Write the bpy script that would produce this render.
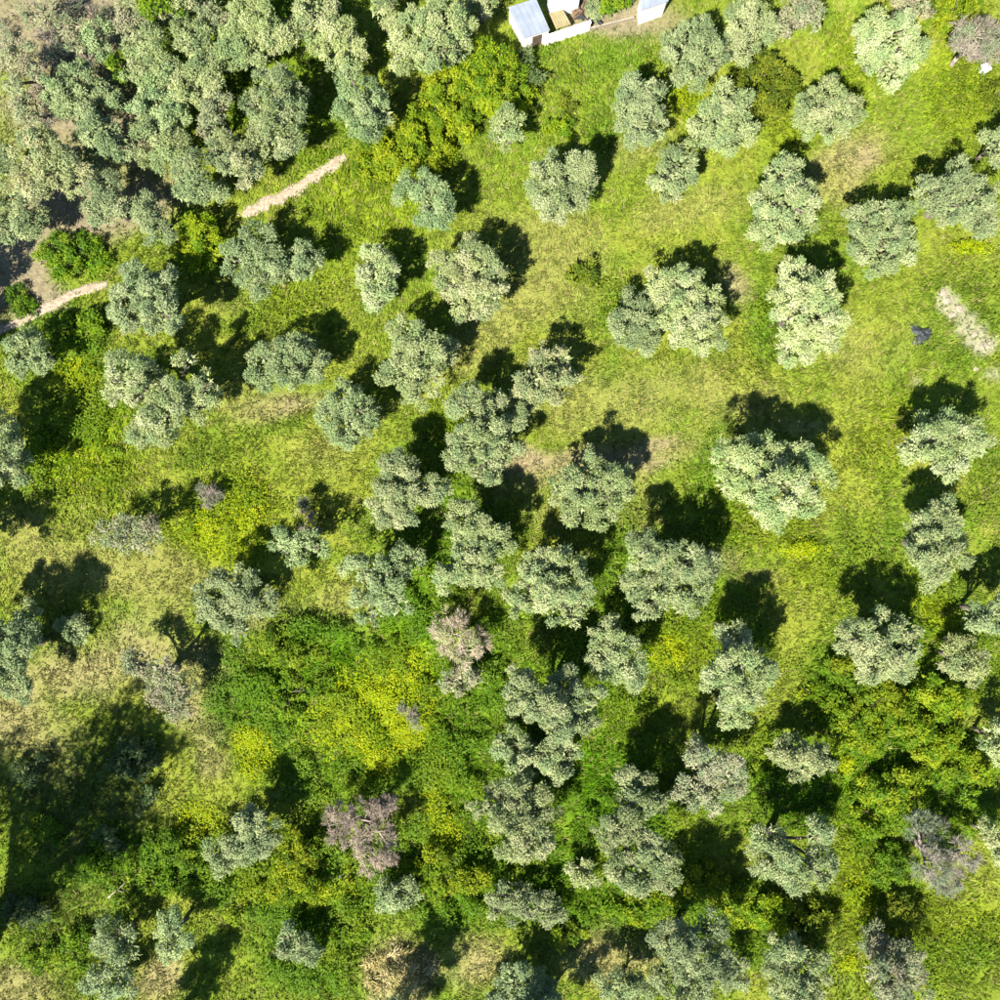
import bpy, math, random
import numpy as np
from mathutils import Vector

# ------------------------------------------------------------------ scene, camera, sky, sun, exposure
for o in list(bpy.data.objects):
    bpy.data.objects.remove(o)
scn = bpy.context.scene
COL = scn.collection
S = 0.09                       # metres on the ground per pixel of the 1000 px photograph
HALF = 45.0                    # half of the ground width in view
FOV = math.radians(56.0)
H = HALF / math.tan(FOV / 2)   # drone height

cam_data = bpy.data.cameras.new('camera')
cam_data.sensor_width = 36.0
cam_data.lens = 18.0 / math.tan(FOV / 2)
cam_data.clip_end = 6000.0
cam = bpy.data.objects.new('camera', cam_data)
cam.location = (0, 0, H)
COL.objects.link(cam)
scn.camera = cam

SHX, SHY = 0.40, 0.60          # ground shadow of a point one metre up
sun_el = math.atan2(1.0, math.hypot(SHX, SHY))
world = bpy.data.worlds.new('World')
scn.world = world
world.use_nodes = True
wn = world.node_tree
for n in list(wn.nodes):
    wn.nodes.remove(n)
sky = wn.nodes.new('ShaderNodeTexSky')
sky.sky_type = 'NISHITA'
sky.sun_disc = False
sky.dust_density = 0.3
sky.ozone_density = 6.0
sky.sun_elevation = sun_el
sky.sun_rotation = math.atan2(-SHX, -SHY)
bg = wn.nodes.new('ShaderNodeBackground')
bg.inputs['Strength'].default_value = 0.06
wo = wn.nodes.new('ShaderNodeOutputWorld')
wn.links.new(sky.outputs[0], bg.inputs[0])
wn.links.new(bg.outputs[0], wo.inputs[0])

sd = bpy.data.lights.new('sun', 'SUN')
sd.energy = 5.0
sd.angle = math.radians(0.53)
sd.color = (1.0, 0.93, 0.83)
sun = bpy.data.objects.new('sun', sd)
sun.rotation_euler = Vector((SHX, SHY, -1)).to_track_quat('-Z', 'Y').to_euler()
sun.location = (-30, -45, 120)
COL.objects.link(sun)

scn.view_settings.view_transform = 'Standard'
scn.view_settings.look = 'None'
scn.view_settings.gamma = 1.0
scn.view_settings.use_curve_mapping = False
scn.view_settings.exposure = 1.5
GAIN = 2.45                    # rough sunlit value of a white surface at this light and exposure

# ------------------------------------------------------------------ helpers
rng = np.random.default_rng(11)
random.seed(11)


def alb(r, g, b, k=1.0):
    """albedo of a surface that shows as this sRGB colour in full sun"""
    c = np.array([r, g, b], float) / 255.0
    c = np.where(c <= 0.04045, c / 12.92, ((c + 0.055) / 1.055) ** 2.4)
    return c / GAIN * k


_lat = [np.random.default_rng(100 + i).random((256, 256)) for i in range(12)]


def vnoise(x, y, scale, seed=0):
    L = _lat[seed % 12]
    u = np.asarray(x) / scale + 37.3
    v = np.asarray(y) / scale + 91.7
    i = np.floor(u).astype(int); j = np.floor(v).astype(int)
    fu = u - i; fv = v - j
    fu = fu * fu * (3 - 2 * fu); fv = fv * fv * (3 - 2 * fv)
    a = L[i % 256, j % 256]; b = L[(i + 1) % 256, j % 256]
    c = L[i % 256, (j + 1) % 256]; d = L[(i + 1) % 256, (j + 1) % 256]
    return (a * (1 - fu) + b * fu) * (1 - fv) + (c * (1 - fu) + d * fu) * fv


def fbm(x, y, scale, seed=0, oct=4):
    t = 0; amp = 0.5; tot = 0
    for k in range(oct):
        t = t + amp * vnoise(x, y, scale / 2 ** k, seed + k); tot += amp; amp *= 0.55
    return t / tot


def ground_z(x, y):
    r = np.hypot(x, y)
    fade = np.clip((160 - r) / 100, 0, 1)
    return ((fbm(x, y, 22, 3, 3) - 0.5) * 1.3 + (vnoise(x, y, 2.6, 7) - 0.5) * 0.14) * fade


def gz(x, y):
    return float(ground_z(np.array([x]), np.array([y]))[0])


def P(px, py, z=0.0):
    """photograph pixel -> world x, y of the point at height z that is seen there"""
    f = S * (1 - z / H)
    return (px - 500) * f, (500 - py) * f


def smooth(d, e0, e1):
    t = np.clip((d - e0) / (e1 - e0), 0, 1)
    return t * t * (3 - 2 * t)


def nrm(v):
    return v / np.maximum(np.linalg.norm(v, axis=-1, keepdims=True), 1e-9)


def link(name, me, mat=None, parent=None):
    o = bpy.data.objects.new(name, me)
    COL.objects.link(o)
    if mat is not None:
        me.materials.append(mat)
    if parent is not None:
        o.parent = parent
    return o


def tag(o, label=None, cat=None, group=None, kind=None):
    if label: o['label'] = label
    if cat: o['category'] = cat
    if group: o['group'] = group
    if kind: o['kind'] = kind
    return o


def empty(name, loc):
    o = bpy.data.objects.new(name, None)
    o.empty_display_size = 0.3
    o.location = loc
    COL.objects.link(o)
    return o


def fast_mesh(name, verts, faces, cols=None, smooth_shade=False):
    """faces: (n,3) or (n,4) array"""
    verts = np.asarray(verts, np.float32); faces = np.asarray(faces, np.int32)
    n, k = faces.shape
    me = bpy.data.meshes.new(name)
    me.vertices.add(len(verts)); me.vertices.foreach_set('co', verts.ravel())
    me.loops.add(n * k); me.loops.foreach_set('vertex_index', faces.ravel())
    me.polygons.add(n)
    me.polygons.foreach_set('loop_start', np.arange(0, n * k, k, dtype=np.int32))
    me.polygons.foreach_set('loop_total', np.full(n, k, np.int32))
    if smooth_shade:
        me.polygons.foreach_set('use_smooth', np.ones(n, bool))
    me.update(calc_edges=True)
    if cols is not None:
        a = me.attributes.new('col', 'FLOAT_COLOR', 'POINT')
        c = np.ones((len(verts), 4), np.float32); c[:, :3] = cols
        a.data.foreach_set('color', c.ravel())
    return me


def leaf_tris(p, d, m, ln, wd, cols):
    """one triangle per leaf: base at p, direction d, facing m"""
    d = nrm(d)
    s = nrm(np.cross(d, m))
    ln = ln[:, None]; wd = wd[:, None]
    a = p - s * wd * 0.5
    b = p + s * wd * 0.5
    c = p + d * ln
    v = np.stack([a, b, c], 1).reshape(-1, 3)
    f = np.arange(len(v)).reshape(-1, 3)
    return v, f, np.repeat(cols, 3, axis=0)


def leaf_quads(p, d, m, ln, wd, cols):
    d = nrm(d)
    s = nrm(np.cross(d, m))
    ln = ln[:, None]; wd = wd[:, None]
    v = np.stack([p, p + d * ln * 0.45 + s * wd * 0.5, p + d * ln, p + d * ln * 0.45 - s * wd * 0.5], 1).reshape(-1, 3)
    f = np.arange(len(v)).reshape(-1, 4)
    return v, f, np.repeat(cols, 4, axis=0)


class MB:
    """collects boxes, prisms and tubes for one mesh object"""
    def __init__(self):
        self.v = []; self.f = []

    def poly(self, pts, z0, z1):
        """closed prism over a ground polygon"""
        k = len(self.v); n = len(pts)
        a = sum(pts[i][0] * pts[(i + 1) % n][1] - pts[(i + 1) % n][0] * pts[i][1] for i in range(n))
        if a < 0: pts = pts[::-1]
        self.v += [(x, y, z0) for x, y in pts] + [(x, y, z1) for x, y in pts]
        self.f.append(tuple(k + n + i for i in range(n)))
        self.f.append(tuple(k + i for i in reversed(range(n))))
        for i in range(n):
            j = (i + 1) % n
            self.f.append((k + i, k + j, k + n + j, k + n + i))
        return self

    def tube(self, pts, rad, sides=7):
        base = len(self.v); pts = [Vector(p) for p in pts]
        for i, p in enumerate(pts):
            t = (pts[min(i + 1, len(pts) - 1)] - pts[max(i - 1, 0)]).normalized()
            u = t.cross(Vector((0.31, 0.9, 0.17))).normalized(); w = t.cross(u)
            for s in range(sides):
                a = 2 * math.pi * s / sides
                q = p + (u * math.cos(a) + w * math.sin(a)) * rad[i]
                self.v.append(tuple(q))
        for i in range(len(pts) - 1):
            for s in range(sides):
                s2 = (s + 1) % sides
                self.f.append((base + i * sides + s, base + i * sides + s2,
                               base + (i + 1) * sides + s2, base + (i + 1) * sides + s))
        self.f.append(tuple(base + s for s in reversed(range(sides))))
        e = base + (len(pts) - 1) * sides
        self.f.append(tuple(e + s for s in range(sides)))
        return self

    def build(self, name, mat, parent=None, smooth_shade=False, bevel=0):
        me = bpy.data.meshes.new(name)
        me.from_pydata(self.v, [], self.f); me.update()
        if smooth_shade:
            for p in me.polygons: p.use_smooth = True
        o = link(name, me, mat, parent)
        if bevel:
            b = o.modifiers.new('bevel', 'BEVEL'); b.width = bevel; b.segments = 2; b.limit_method = 'ANGLE'
        return o


# ------------------------------------------------------------------ materials
def new_mat(name):
    m = bpy.data.materials.new(name); m.use_nodes = True
    nt = m.node_tree
    for n in list(nt.nodes): nt.nodes.remove(n)
    out = nt.nodes.new('ShaderNodeOutputMaterial')
    b = nt.nodes.new('ShaderNodeBsdfPrincipled')
    nt.links.new(b.outputs[0], out.inputs[0])
    return m, nt, b, out


def foliage_mat(name, rough=0.55, trans=0.3, spec=0.3, hue=1.0):
    m, nt, b, out = new_mat(name)
    at = nt.nodes.new('ShaderNodeAttribute'); at.attribute_name = 'col'
    no = nt.nodes.new('ShaderNodeTexNoise'); no.inputs['Scale'].default_value = 1.3; no.inputs['Detail'].default_value = 3
    tc = nt.nodes.new('ShaderNodeTexCoord')
    nt.links.new(tc.outputs['Object'], no.inputs['Vector'])
    mr = nt.nodes.new('ShaderNodeMapRange'); mr.inputs[3].default_value = 0.8; mr.inputs[4].default_value = 1.2
    nt.links.new(no.outputs[0], mr.inputs[0])
    mx = nt.nodes.new('ShaderNodeMix'); mx.data_type = 'RGBA'; mx.blend_type = 'MULTIPLY'; mx.inputs[0].default_value = 1.0
    nt.links.new(at.outputs['Color'], mx.inputs[6]); nt.links.new(mr.outputs[0], mx.inputs[7])
    nt.links.new(mx.outputs[2], b.inputs['Base Color'])
    b.inputs['Roughness'].default_value = rough
    b.inputs['Specular IOR Level'].default_value = spec
    tr = nt.nodes.new('ShaderNodeBsdfTranslucent')
    nt.links.new(mx.outputs[2], tr.inputs[0])
    ms = nt.nodes.new('ShaderNodeMixShader'); ms.inputs[0].default_value = trans
    nt.links.new(b.outputs[0], ms.inputs[1]); nt.links.new(tr.outputs[0], ms.inputs[2])
    nt.links.new(ms.outputs[0], out.inputs[0])
    return m


def rough_mat(name, c0, c1, scale=3.0, rough=0.85, bump=0.3, bscale=20, detail=6, spec=0.2):
    m, nt, b, out = new_mat(name)
    tc = nt.nodes.new('ShaderNodeTexCoord')
    no = nt.nodes.new('ShaderNodeTexNoise'); no.inputs['Scale'].default_value = scale; no.inputs['Detail'].default_value = detail
    nt.links.new(tc.outputs['Object'], no.inputs['Vector'])
    cr = nt.nodes.new('ShaderNodeValToRGB')
    cr.color_ramp.elements[0].position = 0.35; cr.color_ramp.elements[1].position = 0.65
    cr.color_ramp.elements[0].color = (*c0, 1); cr.color_ramp.elements[1].color = (*c1, 1)
    nt.links.new(no.outputs[0], cr.inputs[0])
    nt.links.new(cr.outputs[0], b.inputs['Base Color'])
    b.inputs['Roughness'].default_value = rough
    b.inputs['Specular IOR Level'].default_value = spec
    n2 = nt.nodes.new('ShaderNodeTexNoise'); n2.inputs['Scale'].default_value = bscale; n2.inputs['Detail'].default_value = 5
    nt.links.new(tc.outputs['Object'], n2.inputs['Vector'])
    bp = nt.nodes.new('ShaderNodeBump'); bp.inputs['Strength'].default_value = bump; bp.inputs['Distance'].default_value = 0.06
    nt.links.new(n2.outputs[0], bp.inputs['Height']); nt.links.new(bp.outputs[0], b.inputs['Normal'])
    return m


def ground_mat():
    m, nt, b, out = new_mat('meadow_soil')
    at = nt.nodes.new('ShaderNodeAttribute'); at.attribute_name = 'col'
    tc = nt.nodes.new('ShaderNodeTexCoord')
    no = nt.nodes.new('ShaderNodeTexNoise'); no.inputs['Scale'].default_value = 2.2; no.inputs['Detail'].default_value = 8; no.inputs['Roughness'].default_value = 0.7
    nt.links.new(tc.outputs['Object'], no.inputs['Vector'])
    mr = nt.nodes.new('ShaderNodeMapRange'); mr.inputs[1].default_value = 0.3; mr.inputs[2].default_value = 0.7
    mr.inputs[3].default_value = 0.6; mr.inputs[4].default_value = 1.3
    nt.links.new(no.outputs[0], mr.inputs[0])
    mx = nt.nodes.new('ShaderNodeMix'); mx.data_type = 'RGBA'; mx.blend_type = 'MULTIPLY'; mx.inputs[0].default_value = 1.0
    nt.links.new(at.outputs['Color'], mx.inputs[6]); nt.links.new(mr.outputs[0], mx.inputs[7])
    nt.links.new(mx.outputs[2], b.inputs['Base Color'])
    b.inputs['Roughness'].default_value = 0.95; b.inputs['Specular IOR Level'].default_value = 0.1
    n2 = nt.nodes.new('ShaderNodeTexNoise'); n2.inputs['Scale'].default_value = 5.0; n2.inputs['Detail'].default_value = 6
    nt.links.new(tc.outputs['Object'], n2.inputs['Vector'])
    bp = nt.nodes.new('ShaderNodeBump'); bp.inputs['Strength'].default_value = 0.8; bp.inputs['Distance'].default_value = 0.15
    nt.links.new(n2.outputs[0], bp.inputs['Height']); nt.links.new(bp.outputs[0], b.inputs['Normal'])
    return m


M_OLIVE = foliage_mat('olive_leaves', 0.6, 0.12, 0.12)
M_LEAF = foliage_mat('green_leaves', 0.55, 0.3, 0.12)
M_GRASS = foliage_mat('grass_blades', 0.7, 0.3, 0.08)
M_TWIG = foliage_mat('dry_twigs', 0.8, 0.05, 0.1)
M_BARK = rough_mat('grey_bark', (0.10, 0.08, 0.06), (0.20, 0.17, 0.14), 6, 0.9, 0.8, 25)
M_DEADBARK = rough_mat('pale_dead_wood', (0.25, 0.2, 0.16), (0.38, 0.32, 0.27), 6, 0.9, 0.6, 25)
M_GROUND = ground_mat()

# ------------------------------------------------------------------ colour zones of the ground (real plant and soil colours)
C_GRASS = alb(158, 174, 56)
C_GREEN = alb(132, 164, 46)
C_LUSH = alb(116, 160, 26)
C_YELG = alb(170, 184, 34)
C_DRY = alb(186, 182, 96)
C_BEIGE = alb(205, 186, 128)
C_SOIL = alb(186, 168, 134)
C_PINK = alb(206, 180, 140)
C_FLOW = alb(184, 200, 16)
C_PALE = alb(224, 210, 175)
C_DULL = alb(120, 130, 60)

# px, py, rx, ry, angle(deg, screen), colour, weight
ZONES = [
    (560, 740, 190, 200, 0, C_LUSH, .6), (880, 740, 140, 130, 0, C_LUSH, .5), (330, 760, 140, 150, 0, C_LUSH, .5), (640, 620, 130, 90, 0, C_GREEN, .6), (430, 560, 60, 90, 0, C_GREEN, .6), (80, 400, 70, 90, 0, C_LUSH, .4), (60, 900, 90, 100, 0, C_GREEN, .6), (640, 900, 200, 50, 0, C_LUSH, .5),
    # dry straw-coloured ground
    (540, 270, 80, 45, -25, C_DRY, .55), (470, 350, 90, 22, 40, C_DRY, .8), (610, 400, 90, 45, 0, C_DRY, .75),
    (700, 390, 70, 45, 0, C_DRY, .75), (560, 465, 60, 14, 12, C_PINK, .7), (650, 452, 36, 16, 20, C_PINK, .85),
    (700, 447, 45, 10, 10, C_DRY, .8), (520, 458, 22, 12, 0, C_PINK, .8),
    (850, 165, 42, 34, 30, C_BEIGE, .75), (868, 160, 18, 16, 0, C_PINK, .6), (820, 190, 30, 20, 40, C_DRY, .7), (690, 210, 60, 22, 10, C_DRY, .7),
    (640, 150, 50, 22, 25, C_DRY, .5), (735, 285, 16, 24, 20, C_PINK, .7), (765, 400, 60, 30, 0, C_DRY, .7), (860, 350, 50, 50, 0, C_DRY, .65),
    (805, 425, 40, 12, 0, C_PINK, .4), (20, 725, 65, 55, 0, C_BEIGE, .95), (95, 660, 85, 50, 25, C_BEIGE, .9), (205, 690, 30, 50, 0, C_BEIGE, .8),
    (70, 545, 70, 55, 30, C_DRY, .95), (135, 575, 80, 32, 0, C_DRY, .95), (335, 600, 35, 30, 20, C_DRY, .85), (290, 405, 50, 16, 10, C_PINK, .75), (325, 450, 60, 40, 0, C_DRY, .6),
    (250, 405, 40, 30, 0, C_DRY, .6), (265, 620, 40, 25, 0, C_BEIGE, .7), (400, 968, 46, 42, 0, C_BEIGE, 1.0), (480, 965, 46, 42, 0, C_BEIGE, .85), (590, 955, 60, 34, 0, C_BEIGE, .75),
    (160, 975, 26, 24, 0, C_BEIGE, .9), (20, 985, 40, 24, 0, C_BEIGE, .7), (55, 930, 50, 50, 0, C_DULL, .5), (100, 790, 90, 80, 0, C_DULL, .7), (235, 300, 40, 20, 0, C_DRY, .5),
    (545, 510, 30, 30, 0, C_DRY, .5), (640, 500, 20, 28, 20, C_DRY, .6), (720, 560, 26, 12, 10, C_PINK, .45), (760, 575, 26, 10, 0, C_DRY, .7),
    (345, 215, 45, 60, 0, C_YELG, .45), (480, 205, 60, 40, 0, C_GRASS, .5), (210, 765, 25, 26, 0, C_BEIGE, .7), (560, 235, 45, 30, 0, C_DRY, .55),
    # greener turf
    (620, 320, 34, 40, 0, C_GREEN, .8), (700, 350, 40, 14, 0, C_GREEN, .5), (765, 330, 22, 45, 0, C_GREEN, .85), (665, 80, 40, 20, 0, C_GREEN, .5), (600, 65, 50, 22, 20, C_GREEN, .55),
    (600, 125, 26, 40, 0, C_GREEN, .6), (540, 30, 26, 40, 0, C_GREEN, .6), (720, 475, 22, 70, 0, C_GREEN, .7), (860, 545, 70, 40, 0, C_GREEN, .5), (980, 480, 40, 60, 0, C_GREEN, .45), (885, 430, 40, 60, 0, C_YELG, .6),
    (960, 310, 60, 60, 0, C_GREEN, .35), (960, 100, 40, 60, 0, C_YELG, .6), (850, 60, 40, 60, 0, C_YELG, .6), (690, 110, 14, 30, 0, C_YELG, .8), (795, 130, 30, 22, 0, C_YELG, .6), (880, 300, 60, 40, 0, C_GRASS, .5),
    (300, 670, 75, 65, 0, C_LUSH, .95), (430, 740, 60, 60, 0, C_LUSH, .8), (480, 700, 40, 60, 0, C_LUSH, .7), (70, 440, 55, 60, 0, C_LUSH, .6), (75, 330, 55, 45, 0, C_LUSH, .8), (190, 460, 40, 40, 0, C_GREEN, .6),
    (600, 790, 34, 70, 20, C_LUSH, .95), (640, 720, 30, 50, 0, C_LUSH, .6), (180, 860, 70, 40, 0, C_LUSH, .9), (300, 960, 80, 50, 0, C_LUSH, .7), (450, 900, 70, 40, 0, C_LUSH, .7),
    (600, 900, 70, 34, 0, C_LUSH, .6), (760, 770, 40, 60, 0, C_LUSH, .7), (430, 590, 40, 60, 0, C_LUSH, .6), (500, 560, 26, 60, 0, C_GREEN, .6), (280, 310, 60, 30, 0, C_GREEN, .5), (435, 450, 40, 40, 0, C_GREEN, .5),
    (940, 930, 90, 70, 0, C_YELG, .7), (960, 960, 50, 30, 0, C_GREEN, .5), (870, 900, 40, 50, 0, C_YELG, .7), (850, 820, 20, 90, 0, C_YELG, .8), (900, 770, 110, 80, 0, C_LUSH, .8), (840, 690, 60, 60, 0, C_LUSH, .6), (350, 760, 120, 60, 0, C_LUSH, .4),
    (330, 900, 120, 40, 0, C_LUSH, .6), (240, 500, 60, 50, 0, C_YELG, .8), (120, 460, 40, 60, 10, C_YELG, .5), (90, 510, 40, 40, 0, C_YELG, .4), (700, 640, 40, 60, 20, C_YELG, .6), (780, 530, 50, 40, 0, C_YELG, .6), (820, 570, 40, 30, 0, C_YELG, .5),
    (640, 700, 40, 60, 20, C_YELG, .5), (930, 600, 16, 50, 32, C_YELG, .95), (400, 180, 60, 40, 0, C_YELG, .5), (310, 290, 60, 40, 0, C_YELG, .4), (450, 420, 24, 50, 10, C_YELG, .5),
    # yellow flower ground
    (370, 730, 70, 50, -15, C_FLOW, .75), (395, 685, 40, 40, 0, C_FLOW, .6), (255, 755, 22, 30, 0, C_FLOW, .7), (225, 500, 45, 45, 0, C_FLOW, .55), (200, 825, 26, 26, 0, C_FLOW, .6),
    (800, 549, 28, 10, 0, C_FLOW, .7), (665, 650, 20, 20, 0, C_FLOW, .8), (80, 372, 26, 16, 10, C_FLOW, .6), (300, 890, 60, 14, 0, C_FLOW, .5), (440, 820, 18, 40, 20, C_FLOW, .6), (845, 765, 8, 10, 0, C_FLOW, .9), (858, 890, 14, 16, 0, C_FLOW, .9), (968, 248, 26, 9, 0, C_FLOW, .6), (690, 92, 16, 12, 0, C_FLOW, .4),
    (60, 460, 50, 40, 0, C_FLOW, .15), (960, 20, 55, 24, -20, C_YELG, .9), (848, 964, 10, 10, 0, C_FLOW, .6),
    # bare soil at the top left and the yard
    (30, 20, 130, 70, 0, C_SOIL, 1.0), (40, 120, 80, 60, 0, C_SOIL, 1.0), (80, 200, 90, 60, 0, C_SOIL, 1.0), (10, 270, 60, 55, 0, C_SOIL, 1.0), (150, 200, 40, 50, 0, C_SOIL, .9), (45, 295, 30, 16, -30, C_SOIL, 1.0), (130, 130, 40, 50, 0, C_SOIL, .9),
    (270, 60, 120, 90, 0, C_LUSH, .4), (600, 8, 60, 26, -14, C_SOIL, 1.0), (575, 10, 20, 20, 0, C_SOIL, 1.0),
    # pale stony strip
    (944, 296, 7, 12, -25, C_PALE, .8), (957, 313, 10, 6, 30, C_PALE, .8), (950, 304, 6, 12, -40, C_PALE, .8), (966, 323, 6, 12, -45, C_PALE, .75), (975, 336, 7, 12, -45, C_PALE, .75), (985, 347, 13, 8, 30, C_PALE, .8), (995, 375, 12, 8, 0, C_PALE, .5), (915, 382, 8, 6, 0, C_PALE, .6),
]
PATH_A = [(-8, 333), (22, 322), (52, 306), (78, 292), (108, 284)]
PATH_B = [(243, 216), (265, 205), (300, 188), (330, 167), (346, 157)]


def ellipse_w(px, py, z):
    cx, cy, rx, ry, ang, c, w = z
    a = math.radians(ang); dx = px - cx; dy = py - cy
    u = dx * math.cos(a) - dy * math.sin(a); v = dx * math.sin(a) + dy * math.cos(a)
    return np.sqrt((u / rx) ** 2 + (v / ry) ** 2)


def zone_colour(x, y):
    px = x / S + 500; py = 500 - y / S
    n1 = fbm(x, y, 7, 1, 4)[:, None]; n2 = fbm(x, y, 3, 5, 3)[:, None]
    t = smooth(n1, .38, .62)
    col = C_GRASS * (1 - t) + C_DRY * t * .4 + C_YELG * t * .6
    t2 = smooth(n2, .52, .72) * .55
    col = col * (1 - t2) + C_GREEN * t2
    wob = (fbm(x, y, 7.0, 8, 6) - .5) * 2.0
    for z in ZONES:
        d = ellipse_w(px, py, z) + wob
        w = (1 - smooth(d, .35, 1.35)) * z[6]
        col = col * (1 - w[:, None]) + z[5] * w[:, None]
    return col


def zone_mask(x, y, colours, wobble=1.0):
    """how much of a point belongs to zones of the given colours (last zone wins)"""
    px = x / S + 500; py = 500 - y / S
    wob = (fbm(x, y, 7.0, 8, 6) - .5) * 2.0 * wobble
    m = np.zeros(len(x))
    for z in ZONES:
        d = ellipse_w(px, py, z) + wob
        w = (1 - smooth(d, .35, 1.35)) * z[6]
        hit = any(z[5] is c for c in colours)
        m = m * (1 - w) + (w if hit else 0)
    return m


def seg_dist(px, py, line):
    best = np.full(len(px), 1e9)
    for (x0, y0), (x1, y1) in zip(line[:-1], line[1:]):
        dx, dy = x1 - x0, y1 - y0
        t = np.clip(((px - x0) * dx + (py - y0) * dy) / (dx * dx + dy * dy), 0, 1)
        best = np.minimum(best, np.hypot(px - x0 - t * dx, py - y0 - t * dy))
    return best


# ------------------------------------------------------------------ ground
ax = np.arange(-51, 51.01, 0.3)
ext = np.array([54, 58, 64, 72, 84, 100, 130, 180, 260, 400, 650, 1000, 1600, 2500.])
gx = np.concatenate([-ext[::-1], ax, ext])
N = len(gx)
X, Y = np.meshgrid(gx, gx, indexing='ij')
xf, yf = X.ravel(), Y.ravel()
zf = ground_z(xf, yf)
idx = np.arange(N * N).reshape(N, N)
faces = np.stack([idx[:-1, :-1], idx[1:, :-1], idx[1:, 1:], idx[:-1, 1:]], -1).reshape(-1, 4)
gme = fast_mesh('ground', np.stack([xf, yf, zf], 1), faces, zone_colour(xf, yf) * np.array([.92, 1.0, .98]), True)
tag(link('ground', gme, M_GROUND), 'meadow ground of grass, straw and bare soil under the olive grove', kind='structure')

# paths
M_PATH = rough_mat('pale_gravel', tuple(alb(196, 176, 148)), tuple(alb(238, 224, 196)), 5, 0.95, 0.7, 14)


def path(name, line, w, label):
    pts = []
    for (x0, y0), (x1, y1) in zip(line[:-1], line[1:]):
        for k in range(8):
            t = k / 8; pts.append((x0 + (x1 - x0) * t, y0 + (y1 - y0) * t))
    pts.append(line[-1])
    v = []; f = []
    R = random.Random(5)
    nx = 6
    for i, (px, py) in enumerate(pts):
        a = pts[max(i - 1, 0)]; b = pts[min(i + 1, len(pts) - 1)]
        d = Vector((b[0] - a[0], b[1] - a[1])).normalized(); nn = Vector((-d.y, d.x))
        e = min(1, .35 + .25 * min(i, len(pts) - 1 - i)); wl = w * R.uniform(.65, 1.2) * e; wr = w * R.uniform(.65, 1.2) * e
        for j in range(nx + 1):
            t = j / nx
            off = -wl / 2 * (1 - t) + wr / 2 * t
            qx, qy = P(px + nn.x * off, py + nn.y * off)
            edge = abs(t - .5) * 2
            v.append((qx, qy, gz(qx, qy) + 0.09 - .11 * edge ** 6 + R.uniform(-.012, .012)))
    for i in range(len(pts) - 1):
        for j in range(nx):
            a = i * (nx + 1) + j
            f.append((a, a + 1, a + nx + 2, a + nx + 1))
    me = bpy.data.meshes.new(name); me.from_pydata(v, [], f); me.update()
    for p in me.polygons: p.use_smooth = True
    o = tag(link(name, me, M_PATH), label, kind='structure')
    # loose stones lying on it
    n = 260
    k = rng.integers(0, len(pts), n); pa = np.array(pts)[k] + rng.normal(0, w * .28, (n, 2))
    sv = []; sf = []
    for q in range(n):
        x, y = P(*pa[q]); z = gz(x, y) + .06; r = R.uniform(.04, .11); b0 = len(sv)
        for a in range(5):
            an = a * 1.2566 + R.random(); sv.append((x + r * math.cos(an), y + r * math.sin(an) * .8, z))
        sv.append((x + R.uniform(-.02, .02), y, z + r * .8))
        sf += [(b0 + a, b0 + (a + 1) % 5, b0 + 5) for a in range(5)]
    pm = bpy.data.meshes.new('pebbles'); pm.from_pydata(sv, [], sf); pm.update()
    tag(link('pebbles', pm, M_PATH, o), kind='stuff')


path('path', PATH_A, 10, 'narrow pale gravel path crossing the left edge below bare soil')
path('path', PATH_B, 13, 'pale gravel path running along the edge of the dense olive wood')

# ------------------------------------------------------------------ trees
OLIVE = dict(mat=M_OLIVE, cols=[alb(178, 188, 136), alb(164, 178, 124), alb(192, 198, 150), alb(156, 174, 126)], leaf=(.14, .25), wid=.095, rc=(.36, .74), lai=2.3)
SAGE = dict(OLIVE, cols=[alb(168, 182, 134), alb(156, 172, 126), alb(182, 192, 144), alb(148, 166, 122)])
GREYISH = dict(OLIVE, cols=[alb(170, 176, 140), alb(154, 166, 130), alb(184, 182, 150), alb(176, 168, 144)], lai=1.6)
PALEOLIVE = dict(OLIVE, cols=[alb(192, 200, 146), alb(178, 190, 132), alb(206, 210, 166), alb(160, 178, 126)])
DEAD = dict(mat=M_TWIG, cols=[alb(196, 176, 160), alb(182, 166, 150), alb(210, 192, 170), alb(168, 150, 140)], leaf=(.24, .5), wid=.05, rc=(.4, .75), lai=1.6, dead=True)
DEADMIX = dict(DEAD, cols=[alb(184, 168, 156), alb(170, 176, 142), alb(196, 178, 164), alb(158, 164, 134)], lai=1.6)
PALEDEAD = dict(DEAD, cols=[alb(224, 206, 176), alb(206, 204, 150), alb(232, 214, 186), alb(190, 196, 140)], lai=1.8)
DARKTREE = dict(mat=M_LEAF, cols=[alb(92, 120, 60), alb(82, 110, 52), alb(104, 130, 66)], leaf=(.3, .45), wid=.2, rc=(.5, .9), lai=1.3)
YELLOWB = dict(mat=M_LEAF, cols=[alb(172, 180, 20), alb(150, 168, 20), alb(184, 186, 40), alb(126, 150, 22)], leaf=(.16, .27), wid=.13, rc=(.34, .62), lai=1.9)
GREENB = dict(mat=M_LEAF, cols=[alb(134, 162, 34), alb(116, 150, 30), alb(152, 172, 44), alb(106, 138, 38)], leaf=(.16, .27), wid=.13, rc=(.34, .62), lai=1.9)
BRAMBLE = dict(mat=M_LEAF, cols=[alb(152, 170, 30), alb(134, 160, 26), alb(168, 178, 40), alb(118, 150, 28)], leaf=(.15, .27), wid=.13, rc=(.34, .75), lai=1.7)
BROWNB = dict(mat=M_LEAF, cols=[alb(136, 148, 38), alb(122, 136, 38), alb(150, 158, 50), alb(108, 126, 38)], leaf=(.2, .34), wid=.14, rc=(.32, .55), lai=1.9)
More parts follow.
